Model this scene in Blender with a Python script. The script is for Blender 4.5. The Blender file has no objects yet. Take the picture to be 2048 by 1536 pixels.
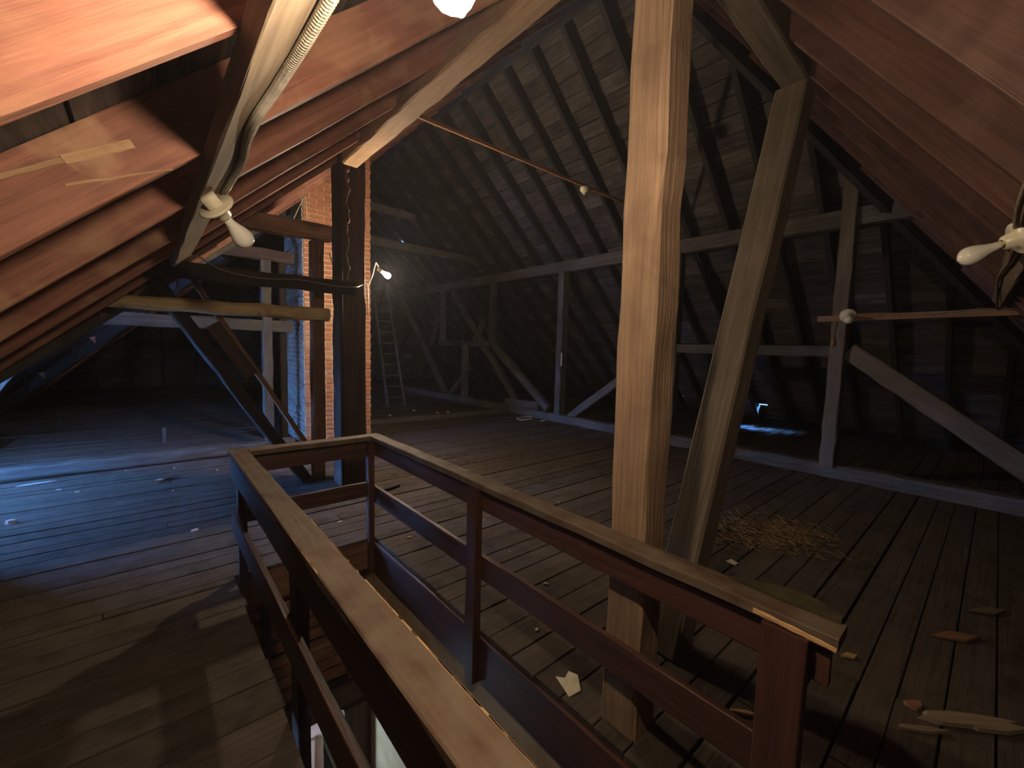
import bpy, bmesh, math, random
from mathutils import Vector, Matrix
rnd = random.Random(7)
SC = bpy.context.scene
COL = SC.collection

# ------------------------------------------------------------------ camera, world, exposure
cam = bpy.data.cameras.new('camera'); cam.sensor_width = 36.0; cam.lens = 842.0/2048*36; cam.clip_start = 0.02
cam_o = bpy.data.objects.new('camera', cam); COL.objects.link(cam_o)
cam_o.matrix_world = Matrix(((0.757, 0.036, -0.653, 0.0), (-0.653, 0.081, -0.753, 0.0), (0.026, 0.996, 0.085, 1.6), (0, 0, 0, 1)))
SC.camera = cam_o
SC.view_settings.view_transform = 'Standard'; SC.view_settings.look = 'None'
SC.view_settings.exposure = 0.0; SC.view_settings.gamma = 1.0; SC.view_settings.use_curve_mapping = False
W = bpy.data.worlds.new('sky'); SC.world = W; W.use_nodes = True
bg = W.node_tree.nodes['Background']
bg.inputs[1].default_value = 1.0
SKY = 4600.0                                               # overcast sky (brighter towards the zenith) over dark ground
def _sky():
    nt = W.node_tree; L = nt.links.new
    tc = nt.nodes.new('ShaderNodeTexCoord'); sx = nt.nodes.new('ShaderNodeSeparateXYZ'); L(tc.outputs['Generated'], sx.inputs[0])
    r = nt.nodes.new('ShaderNodeMapRange'); r.inputs['From Min'].default_value = 0.0; r.inputs['From Max'].default_value = 1.0
    r.inputs['To Min'].default_value = SKY/3; r.inputs['To Max'].default_value = SKY; L(sx.outputs['Z'], r.inputs['Value'])
    g = nt.nodes.new('ShaderNodeMath'); g.operation = 'GREATER_THAN'; g.inputs[1].default_value = 0.0; L(sx.outputs['Z'], g.inputs[0])
    m = nt.nodes.new('ShaderNodeMix'); m.data_type = 'RGBA'; m.inputs[6].default_value = (2.0, 2.2, 2.4, 1); L(g.outputs[0], m.inputs[0])
    c = nt.nodes.new('ShaderNodeVectorMath'); c.operation = 'SCALE'; c.inputs[0].default_value = (0.15, 0.40, 1.0); L(r.outputs[0], c.inputs['Scale'])
    L(c.outputs[0], m.inputs[7]); L(m.outputs[2], bg.inputs[0])
_sky()
BULB_NEAR = (0.326, 0.538, 2.128); E_NEAR = 980.0
BULB_FAR = (2.125, 4.74, 2.415);   E_FAR = 2600.0
E_HALL = 165.0

# ------------------------------------------------------------------ roof geometry (measured, metres)
M = 0.905; Z0 = 2.07                     # left slope  z = Z0 + M x
XE = 10.66                               # far slope   z = M (XE - x)
MR = 1.30; ZC = 2.166                    # near hip    z = ZC + MR y
XR = (M*XE - Z0)/(2*M); ZR = Z0 + M*XR   # ridge
Y0 = -ZC/MR; YR0 = (ZR - ZC)/MR
YR1 = 12.5; YF = YR1 + ZR/MR             # far hip     z = MR (YF - y)
XL = -Z0/M
WS, WC = 3.6, 8.0; WN = 2*WC - WS        # wing: south eave, ridge, north eave; z = M (y - WS)
XG = -2.62                               # wing gable wall
XV = WC - WS - Z0/M                      # valley apex x

# ------------------------------------------------------------------ materials
def mat(name):
    m = bpy.data.materials.new(name); m.use_nodes = True
    nt = m.node_tree; b = nt.nodes['Principled BSDF']
    return m, nt, b
def N(nt, t, **k):
    n = nt.nodes.new(t)
    for a, v in k.items(): setattr(n, a, v)
    return n
def wood(name, dark, light, axis='X', rough=0.75, across=14.0, along=0.7, bump=0.35, vary=0.35, dust=None, dustamt=0.0, knots=True, spec=0.25, stain=None, stainamt=0.0):
    m, nt, b = mat(name); L = nt.links.new
    tc = N(nt, 'ShaderNodeTexCoord'); oi = N(nt, 'ShaderNodeObjectInfo')
    off = N(nt, 'ShaderNodeVectorMath', operation='MULTIPLY_ADD')
    cmb = N(nt, 'ShaderNodeCombineXYZ')
    for i in range(3): L(oi.outputs['Random'], cmb.inputs[i])
    L(cmb.outputs[0], off.inputs[0]); off.inputs[1].default_value = (37.0, 53.0, 71.0); L(tc.outputs['Object'], off.inputs[2])
    mp = N(nt, 'ShaderNodeMapping'); L(off.outputs[0], mp.inputs[0])
    mp.inputs['Scale'].default_value = (along, across, across) if axis == 'X' else ((across, along, across) if axis == 'Y' else (across, across, along))
    n1 = N(nt, 'ShaderNodeTexNoise'); n1.inputs['Scale'].default_value = 2.2; n1.inputs['Detail'].default_value = 7; n1.inputs['Roughness'].default_value = 0.65; n1.inputs['Distortion'].default_value = 0.6
    L(mp.outputs[0], n1.inputs['Vector'])
    n2 = N(nt, 'ShaderNodeTexNoise'); n2.inputs['Scale'].default_value = 1.7; n2.inputs['Detail'].default_value = 4; n2.inputs['Roughness'].default_value = 0.6
    L(off.outputs[0], n2.inputs['Vector'])
    n3 = N(nt, 'ShaderNodeTexNoise'); n3.inputs['Scale'].default_value = 60; n3.inputs['Detail'].default_value = 3
    mp3 = N(nt, 'ShaderNodeMapping'); L(off.outputs[0], mp3.inputs[0])
    mp3.inputs['Scale'].default_value = (0.12, 1, 1) if axis == 'X' else ((1, 0.12, 1) if axis == 'Y' else (1, 1, 0.12))
    L(mp3.outputs[0], n3.inputs['Vector'])
    r = N(nt, 'ShaderNodeValToRGB'); r.color_ramp.elements[0].position = 0.30; r.color_ramp.elements[1].position = 0.72
    r.color_ramp.elements[0].color = (*dark, 1); r.color_ramp.elements[1].color = (*light, 1)
    L(n1.outputs['Fac'], r.inputs[0])
    cur = r.outputs[0]
    def mixc(fac, a, bcol, blend='MIX'):
        mx = N(nt, 'ShaderNodeMix', data_type='RGBA', blend_type=blend)
        if isinstance(fac, float): mx.inputs[0].default_value = fac
        else: L(fac, mx.inputs[0])
        L(a, mx.inputs[6])
        if isinstance(bcol, tuple): mx.inputs[7].default_value = (*bcol, 1)
        else: L(bcol, mx.inputs[7])
        return mx.outputs[2]
    # blotches and per-board tint
    mr = N(nt, 'ShaderNodeMapRange'); mr.inputs['From Min'].default_value = 0.3; mr.inputs['From Max'].default_value = 0.7
    mr.inputs['To Min'].default_value = 1 - vary; mr.inputs['To Max'].default_value = 1 + vary*0.6; L(n2.outputs['Fac'], mr.inputs['Value'])
    mo = N(nt, 'ShaderNodeMapRange'); mo.inputs['To Min'].default_value = 1 - vary*0.7; mo.inputs['To Max'].default_value = 1 + vary*0.5; L(oi.outputs['Random'], mo.inputs['Value'])
    mm = N(nt, 'ShaderNodeMath', operation='MULTIPLY'); L(mr.outputs[0], mm.inputs[0]); L(mo.outputs[0], mm.inputs[1])
    cv = N(nt, 'ShaderNodeCombineColor')
    for i in range(3): L(mm.outputs[0], cv.inputs[i])
    cur = mixc(1.0, cur, cv.outputs[0], 'MULTIPLY')
    if stain:
        sn = N(nt, 'ShaderNodeTexNoise'); sn.inputs['Scale'].default_value = 3.1; sn.inputs['Detail'].default_value = 5; sn.inputs['Distortion'].default_value = 1.0
        L(off.outputs[0], sn.inputs['Vector'])
        sr = N(nt, 'ShaderNodeMapRange'); sr.inputs['From Min'].default_value = 0.52; sr.inputs['From Max'].default_value = 0.68; sr.inputs['To Max'].default_value = stainamt
        L(sn.outputs['Fac'], sr.inputs['Value']); cur = mixc(sr.outputs[0], cur, stain)
    if knots:
        vo = N(nt, 'ShaderNodeTexVoronoi'); vo.inputs['Scale'].default_value = 2.3
        mk = N(nt, 'ShaderNodeMapping'); L(off.outputs[0], mk.inputs[0])
        mk.inputs['Scale'].default_value = (0.55, 1.6, 1.6) if axis == 'X' else ((1.6, 0.55, 1.6) if axis == 'Y' else (1.6, 1.6, .55))
        L(mk.outputs[0], vo.inputs['Vector'])
        kr = N(nt, 'ShaderNodeMapRange'); kr.inputs['From Min'].default_value = 0.035; kr.inputs['From Max'].default_value = 0.075; kr.inputs['To Min'].default_value = 0.75; kr.inputs['To Max'].default_value = 0.0
        L(vo.outputs['Distance'], kr.inputs['Value'])
        cur = mixc(kr.outputs[0], cur, tuple(c*0.45 for c in dark))
    if dust:
        dn = N(nt, 'ShaderNodeTexNoise'); dn.inputs['Scale'].default_value = 9; dn.inputs['Detail'].default_value = 6; L(off.outputs[0], dn.inputs['Vector'])
        dr = N(nt, 'ShaderNodeMapRange'); dr.inputs['From Min'].default_value = 0.35; dr.inputs['From Max'].default_value = 0.62; dr.inputs['To Max'].default_value = dustamt; L(dn.outputs['Fac'], dr.inputs['Value'])
        cur = mixc(dr.outputs[0], cur, dust)
    L(cur, b.inputs['Base Color'])
    b.inputs['Roughness'].default_value = rough; b.inputs['Specular IOR Level'].default_value = spec
    ad = N(nt, 'ShaderNodeMath', operation='MULTIPLY_ADD'); L(n3.outputs['Fac'], ad.inputs[0]); ad.inputs[1].default_value = 0.45; L(n1.outputs['Fac'], ad.inputs[2])
    bp = N(nt, 'ShaderNodeBump'); bp.inputs['Strength'].default_value = bump; bp.inputs['Distance'].default_value = 0.012; L(ad.outputs[0], bp.inputs['Height']); L(bp.outputs[0], b.inputs['Normal'])
    return m
def plain(name, c, c2=None, rough=0.7, scale=8.0, bump=0.1, spec=0.3, metal=0.0, lo=.35, hi=.65):
    m, nt, b = mat(name); L = nt.links.new
    tc = N(nt, 'ShaderNodeTexCoord'); n = N(nt, 'ShaderNodeTexNoise'); n.inputs['Scale'].default_value = scale; n.inputs['Detail'].default_value = 6; n.inputs['Roughness'].default_value = .62
    L(tc.outputs['Object'], n.inputs['Vector'])
    r = N(nt, 'ShaderNodeValToRGB'); r.color_ramp.elements[0].position = lo; r.color_ramp.elements[1].position = hi
    r.color_ramp.elements[0].color = (*c, 1); r.color_ramp.elements[1].color = (*(c2 or c), 1)
    L(n.outputs['Fac'], r.inputs[0]); L(r.outputs[0], b.inputs['Base Color'])
    b.inputs['Roughness'].default_value = rough; b.inputs['Specular IOR Level'].default_value = spec; b.inputs['Metallic'].default_value = metal
    bp = N(nt, 'ShaderNodeBump'); bp.inputs['Strength'].default_value = bump; bp.inputs['Distance'].default_value = 0.01; L(n.outputs['Fac'], bp.inputs['Height']); L(bp.outputs[0], b.inputs['Normal'])
    return m
def glow(name, c, e):
    m, nt, b = mat(name)
    b.inputs['Base Color'].default_value = (*c, 1); b.inputs['Emission Color'].default_value = (*c, 1); b.inputs['Emission Strength'].default_value = e
    return m

MT = {}
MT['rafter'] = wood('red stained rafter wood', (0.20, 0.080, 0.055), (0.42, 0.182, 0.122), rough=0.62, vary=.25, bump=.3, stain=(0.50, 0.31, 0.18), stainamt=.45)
MT['rafter_right'] = wood('darker red rafter wood', (0.055, 0.024, 0.018), (0.13, 0.060, 0.046), rough=0.65, vary=.3, bump=.3, stain=(0.15, 0.085, 0.06), stainamt=.4)  # much darker red than the left rafters
MT['rafter_dark'] = wood('dark rafter wood', (0.018, 0.016, 0.017), (0.055, 0.048, 0.048), vary=.3, knots=False)  # near-black tone for the far, hip and wing rafters
MT['sheath'] = wood('old roof boards', (0.035, 0.029, 0.027), (0.15, 0.122, 0.108), axis='Y', vary=.5, bump=.5)
MT['sheath_x'] = wood('old roof boards across', (0.035, 0.029, 0.027), (0.15, 0.122, 0.108), axis='X', vary=.5, bump=.5)
MT['shell'] = plain('outer roof covering', (0.015, 0.013, 0.012), (0.03, 0.027, 0.025), rough=.95)
MT['floor'] = wood('dusty attic floorboards', (0.036, 0.026, 0.020), (0.098, 0.072, 0.056), rough=.85, vary=.4, bump=.6, across=16, dust=(0.108, 0.086, 0.070), dustamt=.5)
MT['under'] = plain('dark void under floor', (0.010, 0.009, 0.008))
MT['post'] = wood('tan hewn post', (0.22, 0.135, 0.085), (0.43, 0.285, 0.185), rough=.72, vary=.3, bump=.7, across=22, stain=(0.17, 0.10, 0.06), stainamt=.55)
MT['strut'] = wood('grey brown strut', (0.10, 0.076, 0.055), (0.20, 0.153, 0.108), rough=.75, vary=.25, bump=.5, across=18)
MT['purlin'] = wood('pale brown purlin', (0.26, 0.150, 0.085), (0.47, 0.29, 0.165), rough=.7, vary=.25, bump=.5)
MT['dark'] = wood('dark brown timber', (0.036, 0.021, 0.017), (0.105, 0.060, 0.047), rough=.7, vary=.3, bump=.4)
MT['black'] = wood('blackened timber', (0.012, 0.009, 0.008), (0.040, 0.028, 0.022), rough=.75, vary=.3, bump=.4)
MT['brown'] = wood('reddish brown timber', (0.13, 0.062, 0.038), (0.32, 0.165, 0.10), rough=.7, vary=.3, bump=.45, stain=(0.06, 0.03, 0.02), stainamt=.6)
MT['log'] = wood('peeled yellow log', (0.50, 0.36, 0.19), (0.80, 0.60, 0.33), rough=.65, vary=.3, bump=.5, stain=(0.09, 0.05, 0.025), stainamt=.7)
MT['pegged'] = wood('lightened pegged beam', (0.26, 0.135, 0.08), (0.50, 0.29, 0.18), rough=.7, vary=.3, bump=.45, stain=(0.08, 0.04, 0.028), stainamt=.7)  # lighter brown puts the missing lamp light into the head beam's colour
MT['greywood'] = wood('grey weathered timber', (0.065, 0.058, 0.054), (0.165, 0.145, 0.13), rough=.85, vary=.35, bump=.5)
MT['conduit_board'] = wood('dusty grey brown board', (0.16, 0.115, 0.075), (0.31, 0.235, 0.16), rough=.8, vary=.2, bump=.3, knots=False)
MT['rail'] = wood('dark red stained rail board', (0.038, 0.015, 0.011), (0.105, 0.042, 0.030), rough=.5, vary=.3, bump=.25, spec=.4)
MT['cap'] = wood('dusty rail cap', (0.072, 0.040, 0.026), (0.140, 0.088, 0.058), rough=.72, vary=.25, bump=.3, dust=(0.165, 0.128, 0.092), dustamt=.65)
MT['orange'] = wood('bare orange strip', (0.21, 0.095, 0.045), (0.36, 0.18, 0.085), rough=.7, vary=.2, bump=.2)
MT['rawwood'] = wood('splintered raw wood', (0.40, 0.22, 0.10), (0.66, 0.42, 0.21), rough=.8, vary=.2, bump=.6)
MT['olive'] = plain('mossy olive board', (0.030, 0.025, 0.012), (0.066, 0.054, 0.025), rough=.9, scale=14, bump=.4)
MT['plaster'] = plain('tan stair plaster', (0.40, 0.30, 0.195), (0.56, 0.44, 0.30), rough=.85, scale=5, bump=.12)
MT['hallwall'] = plain('pale hall wall', (0.55, 0.55, 0.53), (0.66, 0.66, 0.64), rough=.8, scale=4, bump=.05)
MT['door'] = plain('pale pink painted door', (0.62, 0.42, 0.40), (0.72, 0.52, 0.49), rough=.5, scale=3, bump=.03)
MT['porcelain'] = plain('aged cream porcelain', (0.62, 0.55, 0.40), (0.78, 0.71, 0.55), rough=.3, scale=12, bump=.03, spec=.5)
MT['frost'] = plain('frosted white bulb glass', (0.72, 0.69, 0.60), (0.78, 0.75, 0.66), rough=.16, scale=5, bump=0, spec=.6)
MT['brass'] = plain('dull brass', (0.42, 0.30, 0.12), (0.55, 0.42, 0.2), rough=.4, metal=.9)
MT['conduit'] = plain('grey armoured cable', (0.33, 0.30, 0.24), (0.50, 0.46, 0.38), rough=.45, metal=.5, scale=30)
MT['wire'] = plain('dirty cloth wire', (0.13, 0.10, 0.07), (0.28, 0.22, 0.15), rough=.8, scale=40)
MT['white'] = plain('white scrap', (0.62, 0.59, 0.52), (0.78, 0.75, 0.68), rough=.8, scale=20)
MT['paper'] = plain('yellowed paper', (0.52, 0.46, 0.33), (0.64, 0.58, 0.44), rough=.85, scale=12, bump=.02)
MT['straw'] = plain('straw', (0.16, 0.095, 0.04), (0.33, 0.21, 0.09), rough=.8, scale=40)
MT['bark'] = plain('frayed bark', (0.06, 0.028, 0.018), (0.15, 0.075, 0.045), rough=.9, scale=30, bump=.5)
MT['glass'] = plain('dusty window glass', (0.8, 0.85, 0.9), rough=.05); 
_b = MT['glass'].node_tree.nodes['Principled BSDF']; _b.inputs['Transmission Weight'].default_value = 1.0; _b.inputs['IOR'].default_value = 1.0
MT['lit_near'] = glow('lit bulb near stairs', (1.0, 0.79, 0.55), E_NEAR)
MT['lit_far'] = glow('lit bulb by chimney', (1.0, 0.80, 0.56), E_FAR)
MT['lit_hall'] = glow('hall daylight glow', (0.55, 0.80, 1.0), E_HALL)  # cool glow added in place of the daylight downstairs
def brickmat(name, cols, k):
    m, nt, b = mat(name); L = nt.links.new
    oi = N(nt, 'ShaderNodeObjectInfo'); tc = N(nt, 'ShaderNodeTexCoord')
    r = N(nt, 'ShaderNodeValToRGB')
    for i, c in enumerate(cols):
        e = r.color_ramp.elements[i] if i < 2 else r.color_ramp.elements.new(i/(len(cols)-1))
        e.position = i/(len(cols)-1); e.color = (*c, 1)
    n = N(nt, 'ShaderNodeTexNoise'); n.inputs['Scale'].default_value = k; n.inputs['Detail'].default_value = 5; L(tc.outputs['Object'], n.inputs['Vector'])
    a = N(nt, 'ShaderNodeMath', operation='MULTIPLY_ADD'); L(n.outputs['Fac'], a.inputs[0]); a.inputs[1].default_value = .8
    s = N(nt, 'ShaderNodeMath', operation='MULTIPLY_ADD'); L(oi.outputs['Random'], s.inputs[0]); s.inputs[1].default_value = .7; s.inputs[2].default_value = -.25
    L(s.outputs[0], a.inputs[2]); L(a.outputs[0], r.inputs[0]); L(r.outputs[0], b.inputs['Base Color'])
    b.inputs['Roughness'].default_value = .9
    bp = N(nt, 'ShaderNodeBump'); bp.inputs['Strength'].default_value = .4; bp.inputs['Distance'].default_value = .01; L(n.outputs['Fac'], bp.inputs['Height']); L(bp.outputs[0], b.inputs['Normal'])
    return m
MT['brick'] = brickmat('orange chimney brick', [(0.36, 0.125, 0.06), (0.52, 0.21, 0.10), (0.46, 0.26, 0.15), (0.60, 0.33, 0.19)], 14)
MT['brick_white'] = brickmat('whitewashed chimney brick', [(0.26, 0.23, 0.21), (0.42, 0.40, 0.38), (0.52, 0.50, 0.48), (0.34, 0.27, 0.23)], 11)
MT['mortar'] = plain('pale mortar', (0.66, 0.57, 0.46), (0.80, 0.71, 0.60), rough=.95, scale=30, bump=.3)

# ------------------------------------------------------------------ builders
ORG = {}
def obj(name, me, material, parent=None, mw=None):
    o = bpy.data.objects.new(name, me); COL.objects.link(o)
    if material is not None and not me.materials: me.materials.append(material)
    mw = mw or Matrix.Identity(4)
    if parent is not None:
        o.parent = parent; o.matrix_parent_inverse = ORG[parent.name].inverted()
        ORG[o.name] = mw
    else: ORG[o.name] = mw
    o.matrix_basis = mw
    return o
def tag(o, label=None, cat=None, group=None, kind=None):
    if label: o['label'] = label
    if cat: o['category'] = cat
    if group: o['group'] = group
    if kind: o['kind'] = kind
    return o
def thing(name, label, cat, loc=(0, 0, 0), group=None):
    o = bpy.data.objects.new(name, None); COL.objects.link(o); o.location = loc; o.empty_display_size = .1
    ORG[o.name] = Matrix.Translation(loc)
    return tag(o, label, cat, group)
def structure(name, loc=(0, 0, 0)):
    o = bpy.data.objects.new(name, None); COL.objects.link(o); o.location = loc; ORG[o.name] = Matrix.Translation(loc); o['kind'] = 'structure'
    return o
def mesh(verts, faces, name='mesh', smooth=False):
    me = bpy.data.meshes.new(name); me.from_pydata([tuple(v) for v in verts], [], faces); me.update()
    bm = bmesh.new(); bm.from_mesh(me); bmesh.ops.recalc_face_normals(bm, faces=bm.faces); bm.to_mesh(me); bm.free()
    if smooth:
        for p in me.polygons: p.use_smooth = True
    return me
def frame_matrix(p0, p1, up=(0, 0, 1)):
    p0 = Vector(p0); p1 = Vector(p1); x = (p1-p0).normalized(); u = Vector(up)
    if abs(x.dot(u)) > .98: u = Vector((0, 1, 0))
    y = u.cross(x).normalized(); z = x.cross(y)
    m = Matrix((x, y, z)).transposed().to_4x4(); m.translation = p0
    return m, (p1-p0).length
def beam_mesh(L, w, h, seg=1, jit=0.0, ch=0.004, seed=0, wob=0.0):
    """long box along local +X, w across local Y, h across local Z, chamfered edges, slightly uneven"""
    r = random.Random(seed); vs = []; fs = []
    ring = [(-w/2, -h/2+ch), (-w/2+ch, -h/2), (w/2-ch, -h/2), (w/2, -h/2+ch), (w/2, h/2-ch), (w/2-ch, h/2), (-w/2+ch, h/2), (-w/2, h/2-ch)]
    for i in range(seg+1):
        oy = r.uniform(-wob, wob); oz = r.uniform(-wob, wob)
        for (a, b_) in ring:
            vs.append((L*i/seg + (r.uniform(-jit, jit) if 0 < i < seg else 0), a+oy+r.uniform(-jit, jit), b_+oz+r.uniform(-jit, jit)))
    for i in range(seg):
        for k in range(8):
            fs.append((i*8+k, i*8+(k+1) % 8, (i+1)*8+(k+1) % 8, (i+1)*8+k))
    fs.append(tuple(range(8))); fs.append(tuple(seg*8+k for k in range(8)))
    return mesh(vs, fs)
def beam(name, p0, p1, w, h, material, parent=None, up=(0, 0, 1), seg=1, jit=0.0, ch=0.004, wob=0.0, **tg):
    mw, L = frame_matrix(p0, p1, up)
    o = obj(name, beam_mesh(L, w, h, seg, jit, ch, rnd.random(), wob), material, parent, mw)
    if tg: tag(o, **tg)
    return o
def timber(name, p0, p1, w, h, material, label=None, cat=None, parent=None, up=(0, 0, 1), jit=.005, wob=.005, ch=.012, group=None, seg=None):
    L = (Vector(p1)-Vector(p0)).length
    o = beam(name, p0, p1, w, h, material, parent, up, seg=seg or max(4, int(L/.18)), jit=jit, ch=ch, wob=wob)
    if label: tag(o, label, cat, group)
    return o
def box_mesh(lo, hi):
    (a, b, c), (d, e, f) = lo, hi
    vs = [(a, b, c), (d, b, c), (d, e, c), (a, e, c), (a, b, f), (d, b, f), (d, e, f), (a, e, f)]
    return vs, [(0, 3, 2, 1), (4, 5, 6, 7), (0, 1, 5, 4), (1, 2, 6, 5), (2, 3, 7, 6), (3, 0, 4, 7)]
def multi_box(boxes):
    vs, fs = [], []
    for lo, hi in boxes:
        v, f = box_mesh(lo, hi); n = len(vs); vs += v; fs += [tuple(i+n for i in q) for q in f]
    return mesh(vs, fs)
def prism(bottom, top):
    n = len(bottom); vs = list(bottom)+list(top)
    fs = [tuple(range(n)), tuple(range(n, 2*n))]+[(i, (i+1) % n, n+(i+1) % n, n+i) for i in range(n)]
    return mesh(vs, fs)
def tube_mesh(pts, rad, sides=8, ridged=0.0):
    pts = [Vector(p) for p in pts]; vs, fs = [], []
    t0 = (pts[1]-pts[0]).normalized(); a = t0.cross(Vector((0, 0, 1)) if abs(t0.z) < .9 else Vector((1, 0, 0))).normalized()
    for i, p in enumerate(pts):
        t = (pts[min(i+1, len(pts)-1)]-pts[max(i-1, 0)]).normalized()
        a = (a - t*a.dot(t)).normalized(); b_ = t.cross(a)
        r = rad(i/(len(pts)-1)) if callable(rad) else rad
        if ridged: r *= 1 + (ridged if i % 2 else -ridged)
        for k in range(sides):
            q = 2*math.pi*k/sides; vs.append(p + a*(r*math.cos(q)) + b_*(r*math.sin(q)))
    for i in range(len(pts)-1):
        for k in range(sides):
            fs.append((i*sides+k, i*sides+(k+1) % sides, (i+1)*sides+(k+1) % sides, (i+1)*sides+k))
    fs.append(tuple(range(sides))); fs.append(tuple((len(pts)-1)*sides+k for k in range(sides)))
    return mesh(vs, fs, smooth=not ridged)
def spline(ctrl, n):
    c = [Vector(p) for p in ctrl]; c = [c[0]*2-c[1]]+c+[c[-1]*2-c[-2]]; out = []
    for i in range(1, len(c)-2):
        for j in range(n):
            t = j/n; p0, p1, p2, p3 = c[i-1:i+3]
            out.append(.5*((2*p1)+(p2-p0)*t+(2*p0-5*p1+4*p2-p3)*t*t+(3*p1-p0-3*p2+p3)*t**3))
    out.append(c[-2]); return out
def lathe_mesh(profile, sides=20):
    vs, fs = [], []
    for (r, x) in profile:
        for k in range(sides):
            q = 2*math.pi*k/sides; vs.append((x, r*math.cos(q), r*math.sin(q)))
    for i in range(len(profile)-1):
        for k in range(sides): fs.append((i*sides+k, i*sides+(k+1) % sides, (i+1)*sides+(k+1) % sides, (i+1)*sides+k))
    fs.append(tuple(range(sides))); fs.append(tuple((len(profile)-1)*sides+k for k in range(sides)))
    return mesh(vs, fs, smooth=True)
def zL(x): return Z0+M*x
def zF(x): return M*(XE-x)
def zN(y): return ZC+MR*y
def zB(y): return MR*(YF-y)
def zW(y): return M*(y-WS) if y < WC else M*(WN-y)

# ------------------------------------------------------------------ ceiling: outer shell, roof boards, rafters
ceiling = structure('ceiling')
RD = 0.19                                                     # rafter depth measured square to the slope
def slope_pt(plane, x, y, off):
    """point on a slope's underside plane at (x, y), raised 'off' square to the slope"""
    if plane == 'L': n = Vector((-M, 0, 1)); z = zL(x)
    elif plane == 'F': n = Vector((M, 0, 1)); z = zF(x)
    elif plane == 'N': n = Vector((0, -MR, 1)); z = zN(y)
    elif plane == 'B': n = Vector((0, MR, 1)); z = zB(y)
    elif plane == 'S': n = Vector((0, -M, 1)); z = M*(y-WS)
    else: n = Vector((0, M, 1)); z = M*(WN-y)
    return Vector((x, y, z)) + n.normalized()*off
def flat(plane, pts, o0, o1): return prism([slope_pt(plane, x, y, o0) for x, y in pts], [slope_pt(plane, x, y, o1) for x, y in pts])
# x / y on the hips for a given height
def hip_nl(x): return (zL(x)-ZC)/MR          # y on near-left hip
def hip_nf(x): return (zF(x)-ZC)/MR
def hip_bl(x): return YF-zL(x)/MR
def hip_bf(x): return YF-zF(x)/MR
SH0, SH1 = RD+0.026, RD+0.07
e = .18
EX = .5                                                       # the covering runs on past the eaves, below floor level
polyL = [(XL-EX, hip_nl(XL-EX)), (XR, YR0), (XR, YR1), (XL-EX, hip_bl(XL-EX)), (XL-EX, WN+EX), (XV, WC), (XL-EX, WS-EX)]
# slits of daylight are real holes left in the far slope's shell and boards: (x0, x1, y0, y1)
SLITS = [(10.296, 10.31, 3.30, 3.62), (10.302, 10.31, 5.25, 5.42), (5.34, 5.48, 6.03, 6.045), (4.94, 5.04, 11.94, 11.96), (5.64, 5.72, 11.80, 11.82)]
xs_cut = sorted({XE+EX, XR} | {s[0] for s in SLITS} | {s[1] for s in SLITS})
vs, fs = [], []
for a, b_ in zip(xs_cut[:-1], xs_cut[1:]):
    holes = sorted([(s[2], s[3]) for s in SLITS if s[0] <= a+1e-6 and s[1] >= b_-1e-6])
    ya = (hip_nf(a), hip_nf(b_)); yb = (hip_bf(a), hip_bf(b_)); left = ya
    for h in holes + [None]:
        right = (h[0], h[0]) if h else yb
        pl = [(a, left[0]), (b_, left[1]), (b_, right[1]), (a, right[0])]
        n = len(vs)
        vs += [slope_pt('F', x, y, SH0) for x, y in pl]+[slope_pt('F', x, y, SH1) for x, y in pl]
        fs += [(n, n+1, n+2, n+3), (n+4, n+5, n+6, n+7)]+[(n+i, n+(i+1) % 4, n+4+(i+1) % 4, n+4+i) for i in range(4)]
        if h: left = (h[1], h[1])
obj('roof_covering', mesh(vs, fs), MT['shell'], ceiling)
obj('roof_covering', flat('L', polyL, SH0, SH1), MT['shell'], ceiling)
obj('roof_covering', flat('N', [(XL-EX, hip_nl(XL-EX)), (XE+EX, hip_nf(XE+EX)), (XR, YR0)], SH0, SH1), MT['shell'], ceiling)
obj('roof_covering', flat('B', [(XL-EX, hip_bl(XL-EX)), (XR, YR1), (XE+EX, hip_bf(XE+EX))], SH0, SH1), MT['shell'], ceiling)
obj('roof_covering', flat('S', [(XG-.1, XG-.1+WS+Z0/M), (XV, WC), (XG-.1, WC)], SH0, SH1), MT['shell'], ceiling)
obj('roof_covering', flat('T', [(XG-.1, WN-Z0/M-XG+.1), (XV, WC), (XG-.1, WC)], SH0, SH1), MT['shell'], ceiling)
# ridge, hip, valley and eave flashings close the seams of the shell
def seam(p, q, w=.42): beam('ridge_capping', p, q, w, w, MT['shell'], ceiling)
up = Vector((0, 0, .42))
P = lambda x, y, z: Vector((x, y, z))+up
for p, q in [((XR, YR0, ZR), (XR, YR1, ZR)), ((XL, Y0, 0), (XR, YR0, ZR)), ((XE, Y0, 0), (XR, YR0, ZR)), ((XL, YF, 0), (XR, YR1, ZR)), ((XE, YF, 0), (XR, YR1, ZR)),
             ((XL, WS, 0), (XV, WC, zL(XV))), ((XL, WN, 0), (XV, WC, zL(XV))), ((XG, WC, zL(XV)), (XV, WC, zL(XV)))]:
    a, b_ = P(*p), P(*q); seam(a+(a-b_)*(.14 if p[2] == 0 else 0), b_)
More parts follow.
